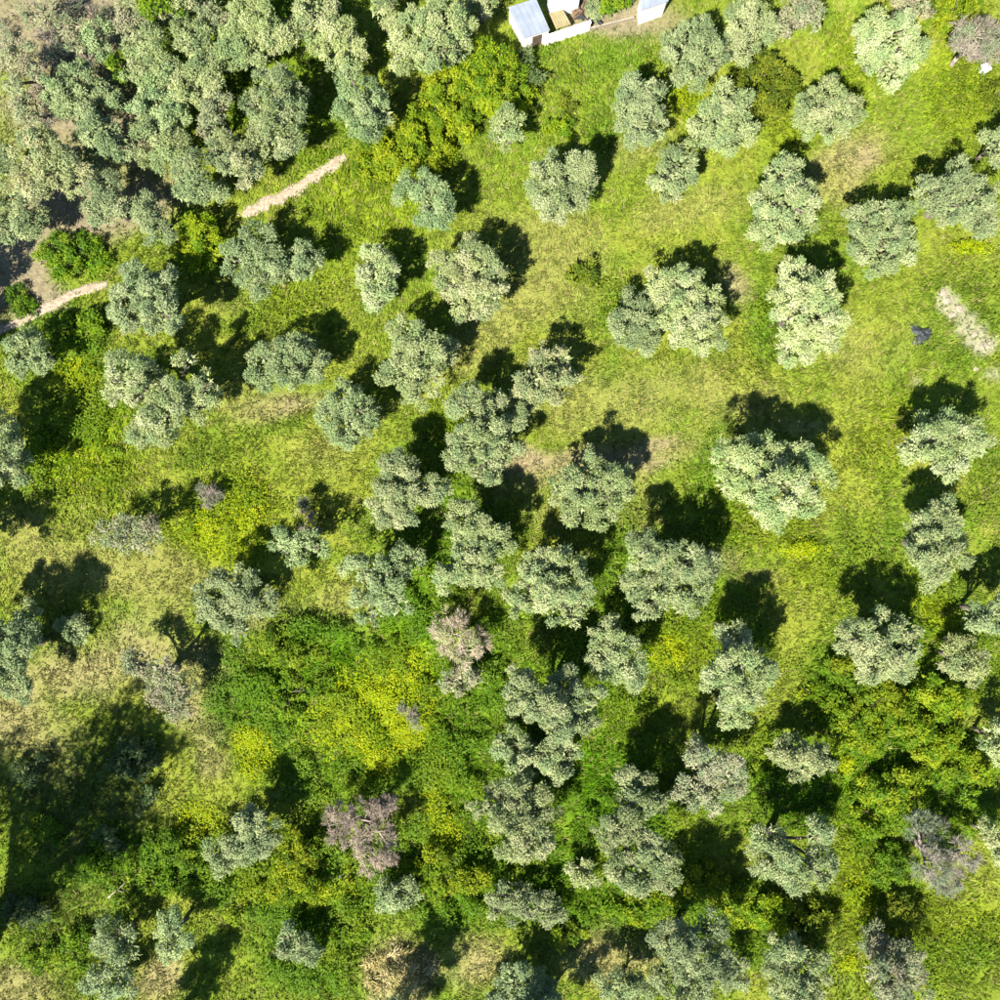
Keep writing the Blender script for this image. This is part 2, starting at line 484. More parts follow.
DUSKB = dict(mat=M_LEAF, cols=[alb(96, 118, 84), alb(84, 106, 78), alb(120, 136, 100)], leaf=(.22, .36), wid=.13, rc=(.34, .55), lai=1.8)
for _st in (YELLOWB, GREENB, BRAMBLE, BROWNB):
    _st['cols'] = [c * np.array([1.40, 1.54, 1.4]) for c in _st['cols']]
YELLOWB['cols'] = [c * np.array([.9, 1, 1]) for c in YELLOWB['cols']]
DUSKB['cols'] = [c * np.array([1.75, 1.8, 1.2]) for c in DUSKB['cols']]
for _st in (OLIVE, SAGE, GREYISH, PALEOLIVE):
    _st['cols'] = [c * np.array([1.40, 1.48, 1.27]) for c in _st['cols']]
for _st in (DEAD, DEADMIX, PALEDEAD):
    _st['cols'] = [c * np.array([1.16, 1.24, 1.16]) for c in _st['cols']]
STRAWB = dict(mat=M_TWIG, cols=[alb(206, 190, 132, 1.7), alb(188, 178, 116, 1.7), alb(216, 202, 150, 1.7), alb(170, 172, 110, 1.7)], leaf=(.3, .6), wid=.08, rc=(.4, .7), lai=1.9)


def crown_mesh(lobes, st, dens, seed, flat=.85, low=-.35):
    """lobes: (x, y, z, r) relative to the base. Returns verts, faces, colours"""
    R = np.random.default_rng(seed)
    L = np.array(lobes)
    P_, D_, M_, LN, WD, CC = [], [], [], [], [], []
    cols = np.array(st['cols'])
    tree_tint = (1 + R.normal(0, .06)) * (1 + R.normal(0, .022, 3))
    for i, (x, y, z, r) in enumerate(L):
        rcm = (st['rc'][0] + st['rc'][1]) / 2
        n = max(6, int(2 * math.pi * r * r / (math.pi * rcm * rcm) * 1.28))
        d = nrm(R.normal(size=(n * 2, 3)))
        d = d[d[:, 2] > low][:n]
        ph = R.random(6) * 6.28
        az = np.arctan2(d[:, 1], d[:, 0])
        rr = 1 + .10 * np.sin(2 * az + ph[0]) + .10 * np.sin(3 * az + ph[1]) + .07 * np.sin(5 * az + ph[2]) + .06 * np.sin(7 * d[:, 2] + ph[3])
        c = np.array([x, y, z]) + d * np.array([1, 1, flat]) * (r * rr * R.uniform(.66, 1.04, len(d)))[:, None]
        keep = R.random(len(c)) > R.uniform(.08, .26)
        for j, (x2, y2, z2, r2) in enumerate(L):
            if j != i:
                q = (c - np.array([x2, y2, z2])) / np.array([1, 1, flat])
                keep &= np.linalg.norm(q, axis=1) > r2 * .70
        c = c[keep]; d = d[keep]
        if not len(c): continue
        rc = R.uniform(*st['rc'], len(c)) * (0.8 if r < 1.0 else 1)
        la = (st['leaf'][0] + st['leaf'][1]) / 2 * st['wid'] * .5
        for k in range(len(c)):
            nl = int(st['lai'] * dens * math.pi * rc[k] ** 2 / la * R.uniform(.7, 1.2))
            if nl < 3: continue
            n0 = d[k]
            # a few shoots give the clump its feathery lobes
            ns = max(3, int(rc[k] * 12))
            sh = nrm(R.normal(size=(ns, 3)) + n0 * .9 + np.array([0, 0, .5]))
            w = R.integers(0, ns, nl)
            puff = R.random(nl) < (.2 if st.get('dead') else .72)
            ball = nrm(R.normal(size=(nl, 3)) + n0 * .45 + np.array([0, 0, .5]))
            u = np.where(puff[:, None], ball, sh[w])
            t = np.where(puff, R.uniform(.55, .95, nl), R.random(nl) ** .7 * 1.05)
            p = c[k] + u * (t * rc[k])[:, None] + R.normal(0, rc[k] * .12, (nl, 3))
            dd = nrm(u * np.where(puff, .35, .8)[:, None] + R.normal(0, .6, (nl, 3)) + np.array([0, 0, .1]))
            mm = nrm(n0 * .3 + np.array([0, 0, .6]) + u * .75 + R.normal(0, .13, (nl, 3)))
            base = cols[R.integers(0, len(cols))] * R.uniform(.88, 1.12) * tree_tint
            cc = base * R.uniform(.88, 1.12, (nl, 1)) * (1 + R.normal(0, .025, (nl, 3)))
            P_.append(p); D_.append(dd); M_.append(mm)
            LN.append(R.uniform(*st['leaf'], nl)); WD.append(st['wid'] * R.uniform(.7, 1.3, nl)); CC.append(cc)
    # larger unseen leaves added deep inside every lobe to block light and thicken shadows
    for i, (x, y, z, r) in enumerate(L):
        n = int(60 * dens * r * r * (.35 if st.get('dead') else 1))
        d = nrm(R.normal(size=(n, 3)))
        p = np.array([x, y, z - .12 * r]) + d * np.array([1, 1, flat * .8]) * (r * .72 * R.random(n) ** .5)[:, None]
        P_.append(p); D_.append(nrm(d + R.normal(0, .6, (n, 3)))); M_.append(nrm(R.normal(0, .5, (n, 3)) + np.array([0, 0, 1.])))
        LN.append(R.uniform(.3, .5, n)); WD.append(R.uniform(.2, .32, n) * (.3 if st.get('dead') else 1)); CC.append(cols[R.integers(0, len(cols), n)] * R.uniform(.8, 1.1, (n, 1)))
    P_, D_, M_, CC = (np.concatenate(a) for a in (P_, D_, M_, CC))
    return leaf_tris(P_, D_, M_, np.concatenate(LN), np.concatenate(WD), np.clip(CC, .01, .9))


_seed = [0]
TRI = [0]


def tree(name, lobes, st, label, hc=None, cat='tree', group=None, dens=1.0, shadow=False, trunk=True, flat=.85, low=-.35):
    """lobes: 'x,y,r ...' of the crown as it shows in the photograph, in photo pixels; hc: height of the crown's middle in px"""
    _seed[0] += 1
    R = random.Random(_seed[0])
    L = [tuple(float(a) for a in s.split(',')) for s in lobes.split()]
    wsum = sum(r * r for _, _, r in L)
    mx = sum(x * r * r for x, _, r in L) / wsum; my = sum(y * r * r for _, y, r in L) / wsum
    ext = max(math.hypot(x - mx, y - my) + r for x, y, r in L)
    if hc is None: hc = 27 + .78 * ext
    if trunk and my > 480: hc *= 1.1
    hm = hc * S
    out = []
    for k, (x, y, r) in enumerate(L):
        off = math.hypot(x - mx, y - my) / max(ext, 1)
        z = hm + (R.uniform(-.26, .26) - .26 * off) * ext * S
        if shadow:     # lobes given where their shadows fall on the ground
            wx, wy = P(x, y); wx -= SHX * z; wy -= SHY * z; rw = r * S
        else:
            wx, wy = P(x, y, z); rw = r * S * (1 - z / H) * (1.0 if group == G_UP else 1.08 if trunk else 1.0)
        out.append([wx, wy, z, rw])
    bx = sum(o[0] * o[3] ** 2 for o in out) / sum(o[3] ** 2 for o in out) + R.uniform(-.3, .3)
    by = sum(o[1] * o[3] ** 2 for o in out) / sum(o[3] ** 2 for o in out) + R.uniform(-.3, .3)
    bz = gz(bx, by)
    root = empty(name, (bx, by, bz))
    tag(root, label, cat, group)
    rel = [(a - bx, b - by, c, r) for a, b, c, r in out]
    if trunk: dens *= R.uniform(.82, 1.12)
    v, f, c = crown_mesh(rel, st, dens, _seed[0], flat, low)
    TRI[0] += len(f)
    cr = link('foliage' if not trunk else 'crown', fast_mesh('crown', v, f, c), st['mat'], root)
    # trunk with limbs that reach into every lobe
    big = ext * S
    r0 = max(.05, big * (.085 if trunk else .03))
    fork = Vector((R.uniform(-.2, .2), R.uniform(-.2, .2), hm * .32 if trunk else .12))
    mb = MB()
    mb.tube([(0, 0, -.25), (0.02, 0, .05), tuple(fork * .5 + Vector((R.uniform(-.08, .08), 0, 0))), tuple(fork)], [r0 * 1.5, r0 * 1.25, r0, r0 * .9], 8)
    tm = M_DEADBARK if st.get('dead') else M_BARK
    mb.build('trunk' if trunk else 'stem', tm, root, True)
    for (x, y, z, r) in rel:
        e = Vector((x, y, z + r * .25)); mid = fork.lerp(e, .5) + Vector((R.uniform(-.3, .3), R.uniform(-.3, .3), .1)) * min(1, r * .5)
        lb = MB().tube([tuple(fork * .94), tuple(mid), tuple(e)], [r0 * .6, r0 * .4, r0 * .1], 6)
        for q in range(4):
            a = R.uniform(0, 6.28); st0 = mid.lerp(e, R.uniform(.1, .8))
            en = Vector((x + math.cos(a) * r * .75, y + math.sin(a) * r * .75, z + R.uniform(0, .5) * r))
            lb.tube([tuple(st0), tuple(st0.lerp(en, .5) + Vector((0, 0, .08))), tuple(en)], [r0 * .28, r0 * .18, r0 * .05], 5)
        lb.build('limb' if trunk else 'branch', tm, root, True)
    return root


G_UP = 'olive trees of the dense wood at the upper left'
G_OPEN = 'olive trees scattered over the sunny meadow'
G_LOW = 'olive trees in the overgrown lower grove'

def OT(l, label, st=OLIVE, g=G_OPEN, **k): return tree('olive_tree', l, st, label, group=g, **k)
def DT(l, label, st=DEAD, **k): return tree('dead_tree', l, st, label, group='dry leafless trees', **k)
def BU(l, label, st=GREENB, hc=None, name='bush', **k):
    L = [tuple(float(a) for a in s.split(',')) for s in l.split()]
    m = sum(r for _, _, r in L) / len(L)
    return tree(name, l, st, label, hc=hc if hc else m * .45, cat='bush', group='bushes of the meadow and hedge', trunk=False, flat=.75, low=-.1, **k)

# --- dense wood, upper left
OT('22,58,18 12,86,13 34,72,10', 'thin grey-green olive on bare soil near the top left corner', GREYISH, G_UP, dens=.75)
OT('68,30,13 76,46,9', 'small thin olive between dry brush, left of the top left wood', GREYISH, G_UP, dens=.7)
OT('95,36,14 104,52,9', 'small blue-grey olive above the bright green bush, top left', SAGE, G_UP, dens=.8)
OT('64,92,20 84,86,20 76,108,17', 'olive tree on brown soil right of the thin corner olive', SAGE, G_UP)
OT('104,132,20 118,146,15 94,116,12', 'olive tree left of the dense wood beside a gap of bare soil', SAGE, G_UP)
OT('40,150,22 62,168,20 38,178,20 70,188,11', 'broad olive tree standing on bare soil near the left edge', OLIVE, G_UP)
OT('14,205,20 30,222,17 8,226,14', 'olive tree at the left edge above the shaded bare soil', SAGE, G_UP)
OT('4,166,14 10,150,9', 'small olive cut off by the left edge, upper left', SAGE, G_UP)
OT('104,190,18 118,206,17 96,214,14', 'olive tree right above the green bush by the left path', SAGE, G_UP)
OT('150,216,15 160,232,13 142,206,9', 'small olive left of the yellow-green bush at the path gap', SAGE, G_UP)
OT('134,14,17 126,32,11', 'olive at the top edge left of the bright green top bush', GREYISH, G_UP)
OT('148,48,20 160,66,17 142,78,14', 'olive in the wood just below the bright green top bush', OLIVE, G_UP)
OT('158,102,22 146,118,16 172,118,15', 'olive on the left flank of the dense wood, half way down', OLIVE, G_UP)
OT('162,146,22 150,134,14 178,152,15', 'olive on the lower left corner of the dense wood', OLIVE, G_UP)
OT('194,176,20 206,190,16 186,196,13', 'olive at the bottom of the dense wood above the path', SAGE, G_UP)
OT('194,44,20 200,62,15 184,30,12', 'olive in the wood right of the bright green top bush', OLIVE, G_UP)
OT('198,90,20 184,78,13 212,80,12', 'olive in the middle of the dense wood, left half', OLIVE, G_UP)
OT('240,34,22 252,52,17 232,58,14', 'olive of the dense wood near the top edge, left of its dark gap', OLIVE, G_UP)
OT('216,22,13 208,10,10', 'small pinkish olive at the top edge inside the dense wood', GREYISH, G_UP)
OT('218,114,16 210,130,11', 'small dry-tipped olive in the heart of the dense wood', GREYISH, G_UP)
OT('234,160,20 246,174,14 224,148,12', 'olive at the lower edge of the wood where the path begins', OLIVE, G_UP)
OT('272,90,22 290,110,22 276,132,22 262,112,18 290,142,13', 'large olive overhanging the upper left path from above', OLIVE, G_UP)
OT('262,22,20 280,38,15 250,8,13', 'olive at the top edge a quarter across the photo', OLIVE, G_UP)
OT('310,14,18 324,4,12 300,30,12', 'olive at the top edge a third across the photo', OLIVE, G_UP)
OT('334,38,20 350,54,16 322,50,12', 'olive behind the large path olive, with a dry brown gap', PALEOLIVE, G_UP)
OT('362,96,18 376,112,18 352,116,16 368,128,13 346,70,13', 'olive left of the yellow-green thicket, bottom right of the wood', OLIVE, G_UP)
OT('412,38,22 440,22,24 434,50,18 458,52,12 402,58,12 456,18,14', 'big pale olive at the top edge, left of the grey-roofed shed', OLIVE, G_UP)
OT('380,8,14 392,22,10', 'small olive at the top edge left of the big pale olive', OLIVE, G_UP)
OT('482,-6,14 468,2,10', 'olive mostly above the top edge, left of the shed', OLIVE, G_UP)
OT('180,6,16 166,-4,12', 'olive at the very top edge beside the bright green bush', OLIVE, G_UP)

OT('44,8,14 30,16,10', 'thin grey olive at the top edge nearest the left corner', GREYISH, G_UP, dens=.75)
OT('26,112,13 36,100,9', 'small grey olive under the thin corner olive', GREYISH, G_UP, dens=.8)
OT('112,92,12 120,104,10', 'small olive below the small bright green bush, top left', SAGE, G_UP, dens=.9)

# --- open meadow
OT('414,190,15 434,206,19 430,190,13 442,216,10', 'grey-green olive just below the yellow-green thicket', SAGE)
OT('510,126,14 502,138,9', 'small pale olive on the right flank of the yellow-green thicket', PALEOLIVE)
OT('692,44,24 678,56,18 706,58,20 694,70,15', 'round sage olive below the right end of the white building', SAGE)
OT('640,92,20 634,112,20 648,114,18 638,132,14', 'tall oval sage olive, upper middle, right of the empty lawn', SAGE)
OT('724,106,22 736,122,18 712,124,18 702,136,12 724,140,13', 'bushy olive left of the olive-brown shrub, upper right', OLIVE)
OT('676,164,17 684,176,12 666,178,12', 'small olive with its shadow to the right, upper middle', SAGE)
OT('562,172,20 546,186,20 572,186,20 560,204,19 582,168,13 548,206,13', 'broad open olive with notched right side, upper middle of the photo', OLIVE)
OT('744,16,20 758,28,15 742,48,14', 'olive touching the top edge, left of the olive-brown shrub', OLIVE)
OT('884,36,24 868,50,20 900,52,20 886,68,20 872,28,12', 'large pale round olive near the top right', PALEOLIVE)
OT('828,98,20 842,112,17 818,114,18 830,128,13', 'olive right of the olive-brown shrub, upper right', OLIVE)
OT('782,178,22 774,202,20 796,200,20 782,226,20 800,222,15 766,228,13', 'tall oval olive left of the straw patch, upper right', OLIVE)
OT('864,222,18 884,228,22 900,246,17 872,250,18 894,216,14 886,262,13', 'broad olive right of the tall oval one, upper right', OLIVE)
OT('932,190,17 954,186,20 974,198,20 950,206,16 980,222,15 962,180,10', 'wide sage olive near the right edge above the yellow flowers', SAGE)
OT('914,4,18 900,-4,12', 'grey olive cut by the top edge near the top right corner', GREYISH)
OT('802,12,17 790,26,11 816,20,9', 'thin grey-green olive at the top edge, right of middle', GREYISH, dens=.7)
OT('998,140,14 1002,158,10', 'small olive cut by the right edge, upper right', SAGE)
DT('972,36,17 988,46,13 966,52,11', 'pinkish dry tree beside the small white box at top right', DEADMIX)
OT('140,282,20 158,290,18 134,308,18 162,316,17 124,318,12 176,318,10', 'blue-grey olive between the path and the sunny yellow weeds, left', SAGE, hc=74)
OT('130,374,21 148,392,20 170,404,20 196,400,17 162,426,16 142,430,13 186,360,10 120,392,12 204,382,11', 'largest bright olive on the left, casting a big shadow to its right', PALEOLIVE, hc=80)
OT('28,350,17 42,360,12 34,338,10 18,366,10', 'dull green olive at the left, below the path', SAGE, hc=45)
OT('-14,440,30 10,462,16 22,478,10 -22,470,24', 'olive cut by the left edge, only its right side showing', OLIVE, hc=66)
OT('-62,546,28 -36,562,17', 'olive at the left edge below the half-cut one, mostly out of frame', SAGE, hc=66)
OT('238,262,16 258,246,18 272,264,16 298,258,17 256,284,12 306,272,9', 'wide sparse olive just right of the yellow-green bush and path', SAGE, hc=48)
OT('376,264,19 380,282,18 372,298,12', 'narrow pale olive with a dark shadow to its right, left of middle', PALEOLIVE)
OT('446,268,15 470,258,19 488,270,16 486,294,18 464,302,17 452,286,12', 'pale yellowish olive above the diagonal straw strip', PALEOLIVE)
OT('408,334,18 424,350,20 408,372,18 440,350,13 416,392,14 394,374,12 432,372,12', 'tall olive along the diagonal straw strip, left of middle', OLIVE)
OT('276,358,17 296,352,15 312,364,14 286,374,14 262,376,11 306,342,9', 'sparse pale olive casting two shadows, left of middle', SAGE, dens=.75, hc=58)
OT('342,398,17 358,408,16 346,426,17 330,416,13 366,422,10 350,438,10', 'sparse olive below the tall one, over dry grass', SAGE, dens=.85)
OT('470,404,18 490,416,20 476,440,22 502,444,18 488,466,15 460,456,12 512,420,12', 'large olive left of the central straw clearing', OLIVE)
OT('542,362,15 562,360,11 534,382,16 556,386,15 526,400,12 572,376,8', 'knobbly olive on the upper left rim of the straw clearing', OLIVE)
OT('398,474,18 412,492,17 386,496,16 432,488,13 380,514,13 404,514,12', 'olive with ragged crown left of the large central one', OLIVE)
OT('586,478,22 606,486,20 576,500,20 600,508,18 622,480,11 560,490,10', 'round olive on the lower rim of the central straw clearing', OLIVE)
OT('660,284,16 684,286,18 702,298,18 686,314,20 708,318,13 702,336,15 684,338,12 672,300,10', 'bright lumpy olive with wide shadow above it, right of middle', PALEOLIVE)
OT('636,304,16 630,324,16 644,322,16 652,304,10 640,340,12', 'dull green olive leaning on the bright lumpy one', SAGE, hc=36)
OT('798,284,20 816,296,20 794,308,20 822,318,19 800,334,19 820,342,14 790,352,11', 'layered olive in the middle of the right meadow', PALEOLIVE)
OT('738,462,20 766,458,22 796,462,20 814,478,17 748,486,20 780,488,24 800,502,16 764,508,18 728,482,12 780,518,11', 'broad flat-topped olive with heart-shaped shadow, right of middle', PALEOLIVE, hc=78)
OT('918,446,18 940,430,20 962,438,18 942,456,18 976,446,13 906,450,10 952,468,12', 'round olive with arched shadow behind it, right edge of the meadow', PALEOLIVE)
OT('940,514,15 924,528,15 946,538,19 926,552,17 948,560,15 932,574,13', 'upright olive directly below the round right meadow olive', OLIVE)

# --- left and middle of the lower half
OT('112,530,14 132,538,15 152,532,12 126,520,9', 'low grey sparse olive in dry grass left of the yellow weed patch', GREYISH, dens=.75, hc=48)
OT('216,596,19 240,582,17 250,602,17 228,614,17 268,600,11 206,610,10 238,630,11', 'feathery olive at the end of the dry left field', SAGE, hc=66)
OT('12,640,20 24,626,15 8,668,19 20,688,11 -12,636,24 -16,664,22', 'olive at the left edge with a two-lobed shadow to its right', SAGE, hc=68)
OT('72,628,10 80,638,8 64,622,7', 'tiny green olive sapling beside the two-lobed shadow', SAGE, hc=18)
OT('140,664,15 162,668,14 174,690,15 158,686,12 178,706,12 130,660,8', 'drooping grey olive above the great shadow at the lower left', GREYISH, dens=.8, hc=52)
OT('284,544,13 306,546,13 296,556,8 322,548,8', 'thin grey olive over a dark shadow, left of middle', SAGE, dens=.7, hc=50)
DT('300,512,9 310,522,8', 'small pinkish dry shrub on the thin grey olive’s far side', DEADMIX, hc=18)
OT('364,570,16 386,582,17 408,558,14 366,596,13 396,604,13 380,562,10 372,616,9', 'sparse fluffy olive above the great yellow flower patch', SAGE, dens=.8)
OT('464,522,18 482,534,18 476,556,18 450,574,14 488,572,17 500,544,11 460,546,12', 'tall olive in the centre of the photo, among dark shadows', OLIVE, g=G_LOW)
DT('452,632,17 472,642,14 460,652,12 440,626,9', 'pale pinkish half-dead tree below the photo centre', PALEDEAD, hc=36)
OT('460,682,14 474,676,10 450,676,8', 'small grey olive just below the pale half-dead tree', GREYISH, g=G_LOW, hc=26)
DT('408,714,8 414,724,6', 'tiny dead shrub inside the great yellow flower patch', DEADMIX, hc=10)
DT('213,487,8 210,496,6', 'tiny grey dead shrub inside the left yellow weed patch', DEADMIX, hc=12)
OT('544,566,18 566,576,20 528,592,17 554,598,18 580,602,15 518,606,10 570,618,10 536,576,10', 'wide olive right of the photo centre with notched lower edge', OLIVE, g=G_LOW)
OT('644,550,15 664,560,20 688,562,18 704,566,13 640,586,17 666,584,18 690,590,18 644,612,10 660,600,10 684,606,11', 'broad olive between two dark shadows, right of the photo centre', OLIVE, g=G_LOW)
OT('604,636,16 604,660,14 628,668,15 620,648,12 634,682,9', 'small lobed olive left of the bright yellow flowers', OLIVE, g=G_LOW)
OT('520,688,17 564,684,16 546,704,16 556,724,18 582,716,14 526,708,12 592,696,8', 'dark-hearted olive with separated lobes, lower middle', OLIVE, g=G_LOW, hc=76)
OT('734,642,16 718,672,18 742,668,18 762,668,14 736,692,19 752,694,12 736,716,13', 'bright olive right of the yellow flowers, lower right of middle', PALEOLIVE, g=G_LOW, hc=76)
OT('512,744,14 534,756,15 560,764,15 572,750,9 520,764,10', 'olive squeezed between two others in the lower middle column', OLIVE, g=G_LOW, hc=48)
OT('498,800,17 526,796,19 510,822,18 536,824,19 516,846,15 542,842,13 480,808,9', 'thick olive at the foot of the lower middle column', OLIVE, g=G_LOW, hc=62)
OT('634,786,15 648,802,14 614,832,18 636,830,16 654,850,18 644,872,18 664,862,15 622,868,13 668,878,10', 'long olive with hooked crown, lower middle', OLIVE, g=G_LOW, hc=84)
OT('706,762,16 724,772,16 688,792,15 710,794,15 732,788,13 694,748,10', 'pinkish-grey olive half in shade, lower right of middle', GREYISH, g=G_LOW, hc=70)
OT('858,642,18 880,632,19 900,648,18 876,656,19 894,668,14 868,668,12 912,650,8', 'round bright olive above the bramble hedge, right', OLIVE, g=G_LOW, hc=72)
OT('988,620,17 1006,610,16 974,618,10', 'olive cut by the right edge above the bramble hedge', SAGE, g=G_LOW, hc=58)
OT('960,652,15 968,668,14 954,664,12', 'small yellowish olive at the right, beside the bramble hedge', PALEOLIVE, g=G_LOW, hc=40)
OT('786,748,13 802,758,17 820,756,12 796,768,11', 'small bright olive above the square dark shadow, lower right', OLIVE, g=G_LOW, hc=42)
OT('768,864,17 790,860,16 818,836,14 818,862,15 798,878,13 826,878,10 768,838,13', 'olive beside the narrow yellow grass strip, lower right', OLIVE, g=G_LOW, hc=74)
OT('786,952,14 808,960,14 784,980,17 812,984,14 796,996,14', 'olive at the bottom edge below the bramble, right of middle', OLIVE, g=G_LOW, hc=48)
OT('884,950,17 906,954,16 882,976,19 908,980,18 894,996,17', 'wide olive at the bottom edge, lower right', GREYISH, g=G_LOW, hc=48)
DT('918,828,12 940,836,11 934,862,15 962,854,13 946,878,12 926,876,10', 'purple-grey dry tree in the brambles at the lower right', DEADMIX, hc=40)
OT('994,834,15 1002,852,12', 'olive cut by the right edge beside the purple-grey dry tree', OLIVE, g=G_LOW)
OT('996,736,14 1004,752,11', 'olive cut by the right edge in the bramble hedge', PALEOLIVE, g=G_LOW)
OT('248,820,15 260,836,15 244,846,13 262,852,10', 'grey-green olive at the lower left, left of the pinkish dead tree', SAGE, g=G_LOW, hc=44)
OT('220,854,13 228,866,9', 'small pale olive tucked under the lower left olive', SAGE, g=G_LOW, hc=30)
OT('112,936,15 128,948,13 104,952,10', 'dark grey-green olive near the bottom left, upper one of two', SAGE, g=G_LOW, hc=34)
OT('104,978,17 122,984,12', 'dark grey-green olive near the bottom left, lower one of two', SAGE, g=G_LOW, hc=30)
OT('172,924,13 176,942,13 166,952,9', 'narrow grey olive at the bottom left, right of the dark pair', SAGE, g=G_LOW, hc=40)
DT('340,822,15 362,818,18 384,812,13 372,838,18 352,838,13 390,848,12 372,862,10', 'big pinkish-grey dead tree at the lower left of middle', DEAD, hc=46)
OT('398,896,15 412,898,10 386,900,10', 'small round sage shrub-like olive below the pinkish dead tree', SAGE, g=G_LOW, hc=24)
OT('288,940,13 306,946,13 296,952,9', 'small pale sage olive in the green weeds at the bottom left', SAGE, g=G_LOW, hc=26)
OT('508,896,16 524,908,15 548,908,13 500,908,10', 'low pale olive below the thick lower middle olive', SAGE, g=G_LOW, hc=26)
OT('582,868,13 590,882,10', 'small pale green olive left of the long hooked one', PALEOLIVE, g=G_LOW, hc=24)
OT('668,940,17 708,930,16 690,956,18 672,974,17 706,978,18 722,962,13 686,992,14', 'olive with split crown at the bottom edge, right of middle', SAGE, g=G_LOW, hc=92)
OT('516,982,18 538,992,16 502,996,14', 'shaded olive at the bottom edge, middle of the photo', SAGE, g=G_LOW, hc=34)
OT('618,984,15 636,992,14', 'small olive at the bottom edge, left of the split crown', SAGE, g=G_LOW, hc=38)
OT('734,964,10 738,980,10', 'small olive touching the right side of the split crown', SAGE, g=G_LOW, hc=34)
BU('396,984,24 380,966,17 418,966,16 402,952,13', 'straw-coloured dry mound at the bottom edge, left of middle', STRAWB, hc=8, dens=.7)

# --- trees just outside the frame whose shadows fall into it
tree('tall_tree', '140,728,40 92,775,48 52,845,48 14,795,44 122,820,36 30,880,34', DARKTREE, 'tall broadleaf tree just off the left edge, throwing the great lower left shadow', hc=212, group='trees off the frame', shadow=True, dens=.8)
tree('olive_tree', '436,950,22 444,928,17 430,976,18', SAGE, 'olive just below the bottom edge shading the straw mound', hc=84, group='trees off the frame', shadow=True)
tree('olive_tree', '560,940,18 585,960,20 545,962,14', SAGE, 'olive just below the bottom edge shading the dry bottom grass', hc=84, group='trees off the frame', shadow=True)
tree('olive_tree', '212,960,20 225,940,14 200,985,18', SAGE, 'olive below the bottom left edge shading the green weeds', hc=84, group='trees off the frame', shadow=True)

tree('olive_tree', '8,258,24 -6,300,20 2,336,15', SAGE, 'olive beyond the left edge shading the bare soil by the path', hc=74, group='trees off the frame', shadow=True)
# ------------------------------------------------------------------ bushes
BU('160,4,14 148,10,10 178,6,10', 'bright green bush at the top edge inside the olive wood', GREENB, hc=62)
BU('116,64,12 122,74,8', 'small bright green bush on the bare soil, top left', GREENB, hc=34)
BU('60,252,18 84,250,18 100,262,14 70,268,13', 'wide bright green bush below the bare soil, left', GREENB)
BU('22,302,14 28,308,9', 'round green bush beside the left path', GREENB)
BU('205,232,18 200,256,18 216,248,14 192,240,12', 'yellow-green bush between the two paths', YELLOWB, hc=24)
BU('470,74,24 492,90,24 512,76,19 484,56,17 500,60,14', 'dense yellow-green bush left of the shed, top of the thicket', YELLOWB, hc=22)
BU('448,108,24 466,122,18 440,90,16', 'yellow-green bush in the middle of the thicket', YELLOWB, hc=20)
BU('418,138,24 404,158,18 436,150,17', 'yellow-green bush at the lower left of the thicket', YELLOWB, hc=20)
BU('444,152,11 452,160,8', 'small yellow-green bush at the bottom tip of the thicket', YELLOWB)
BU('382,154,18 368,168,14 394,166,14', 'bright yellow-green bush at the upper end of the path', YELLOWB, hc=8)
BU('500,110,18 518,102,16', 'yellow-green bush at the right end of the thicket', YELLOWB, hc=18)
BU('528,58,8 536,76,9', 'dark blue-green shrub below the shed', DUSKB, hc=14)
BU('562,126,11 552,132,8', 'small yellow bush above the broad open olive', YELLOWB)
BU('566,104,10 572,112,7', 'small dry olive-brown bush right of the dark shrub', BROWNB)
BU('764,72,20 778,84,17 760,98,18 752,82,15 776,104,12', 'olive-brown rounded shrub among the upper right olives', BROWNB, hc=26)
BU('738,70,10 744,62,8', 'small olive-brown bush left of the rounded olive-brown shrub', BROWNB)
BU('950,16,20 930,26,15 972,8,15', 'bright yellow-green bush in the top right corner', YELLOWB, hc=6)
BU('996,96,14 1002,110,10', 'green bush cut by the right edge under the white box', BROWNB)
BU('584,276,13 574,272,8 594,282,8', 'low dull green shrub alone on the dry lawn', BROWNB, hc=5)
BU('668,190,11 656,184,8', 'low pale shrub at the foot of the small upper middle olive', PALEOLIVE, hc=4)
BU('136,752,18 124,764,13 146,764,12', 'blue-grey shrub standing in the great lower left shadow', DUSKB, hc=10)
BU('292,842,16 306,852,15 290,864,15 314,866,13', 'bright yellow-green shrub left of the pinkish dead tree', YELLOWB, hc=20)
BU('262,880,15 284,886,14 310,886,14 336,882,14 354,876,11', 'long yellow-green hedge under the pinkish dead tree', YELLOWB, hc=16)
BU('434,858,16 456,866,16 476,876,14 446,880,12', 'bramble bush left of the thick lower middle olive', BRAMBLE, hc=18)
BU('422,876,12 408,872,9', 'small yellow-green bramble right of the pinkish dead tree', YELLOWB)
BU('532,862,12 518,866,10', 'green bush under the thick lower middle olive', GREENB)
BU('80,938,14 72,950,12 84,962,10', 'yellow-green bush left of the dark pair of olives', GREENB)
BU('846,672,13 862,684,13 834,664,10', 'green bramble at the left foot of the round bright olive', BRAMBLE, hc=14)
BU('880,698,20 900,712,18 866,712,14', 'bramble mound below the round bright olive', BRAMBLE, hc=22)
BU('932,688,18 950,702,18 918,700,13', 'bramble mound left of the small yellowish olive', BRAMBLE, hc=20)
BU('930,738,20 910,732,15 952,742,15', 'bramble mound in the middle of the right hedge', BRAMBLE, hc=22)
BU('850,720,18 866,738,15 840,736,13', 'yellow-green bramble at the left end of the right hedge', BRAMBLE, hc=14)
BU('960,766,20 978,774,15 942,760,13', 'yellowish bramble mound at the right end of the hedge', YELLOWB, hc=18)
BU('892,790,20 912,796,16 874,784,15 920,780,12', 'bramble mound with small gaps right of the yellow strip', BRAMBLE, hc=20)
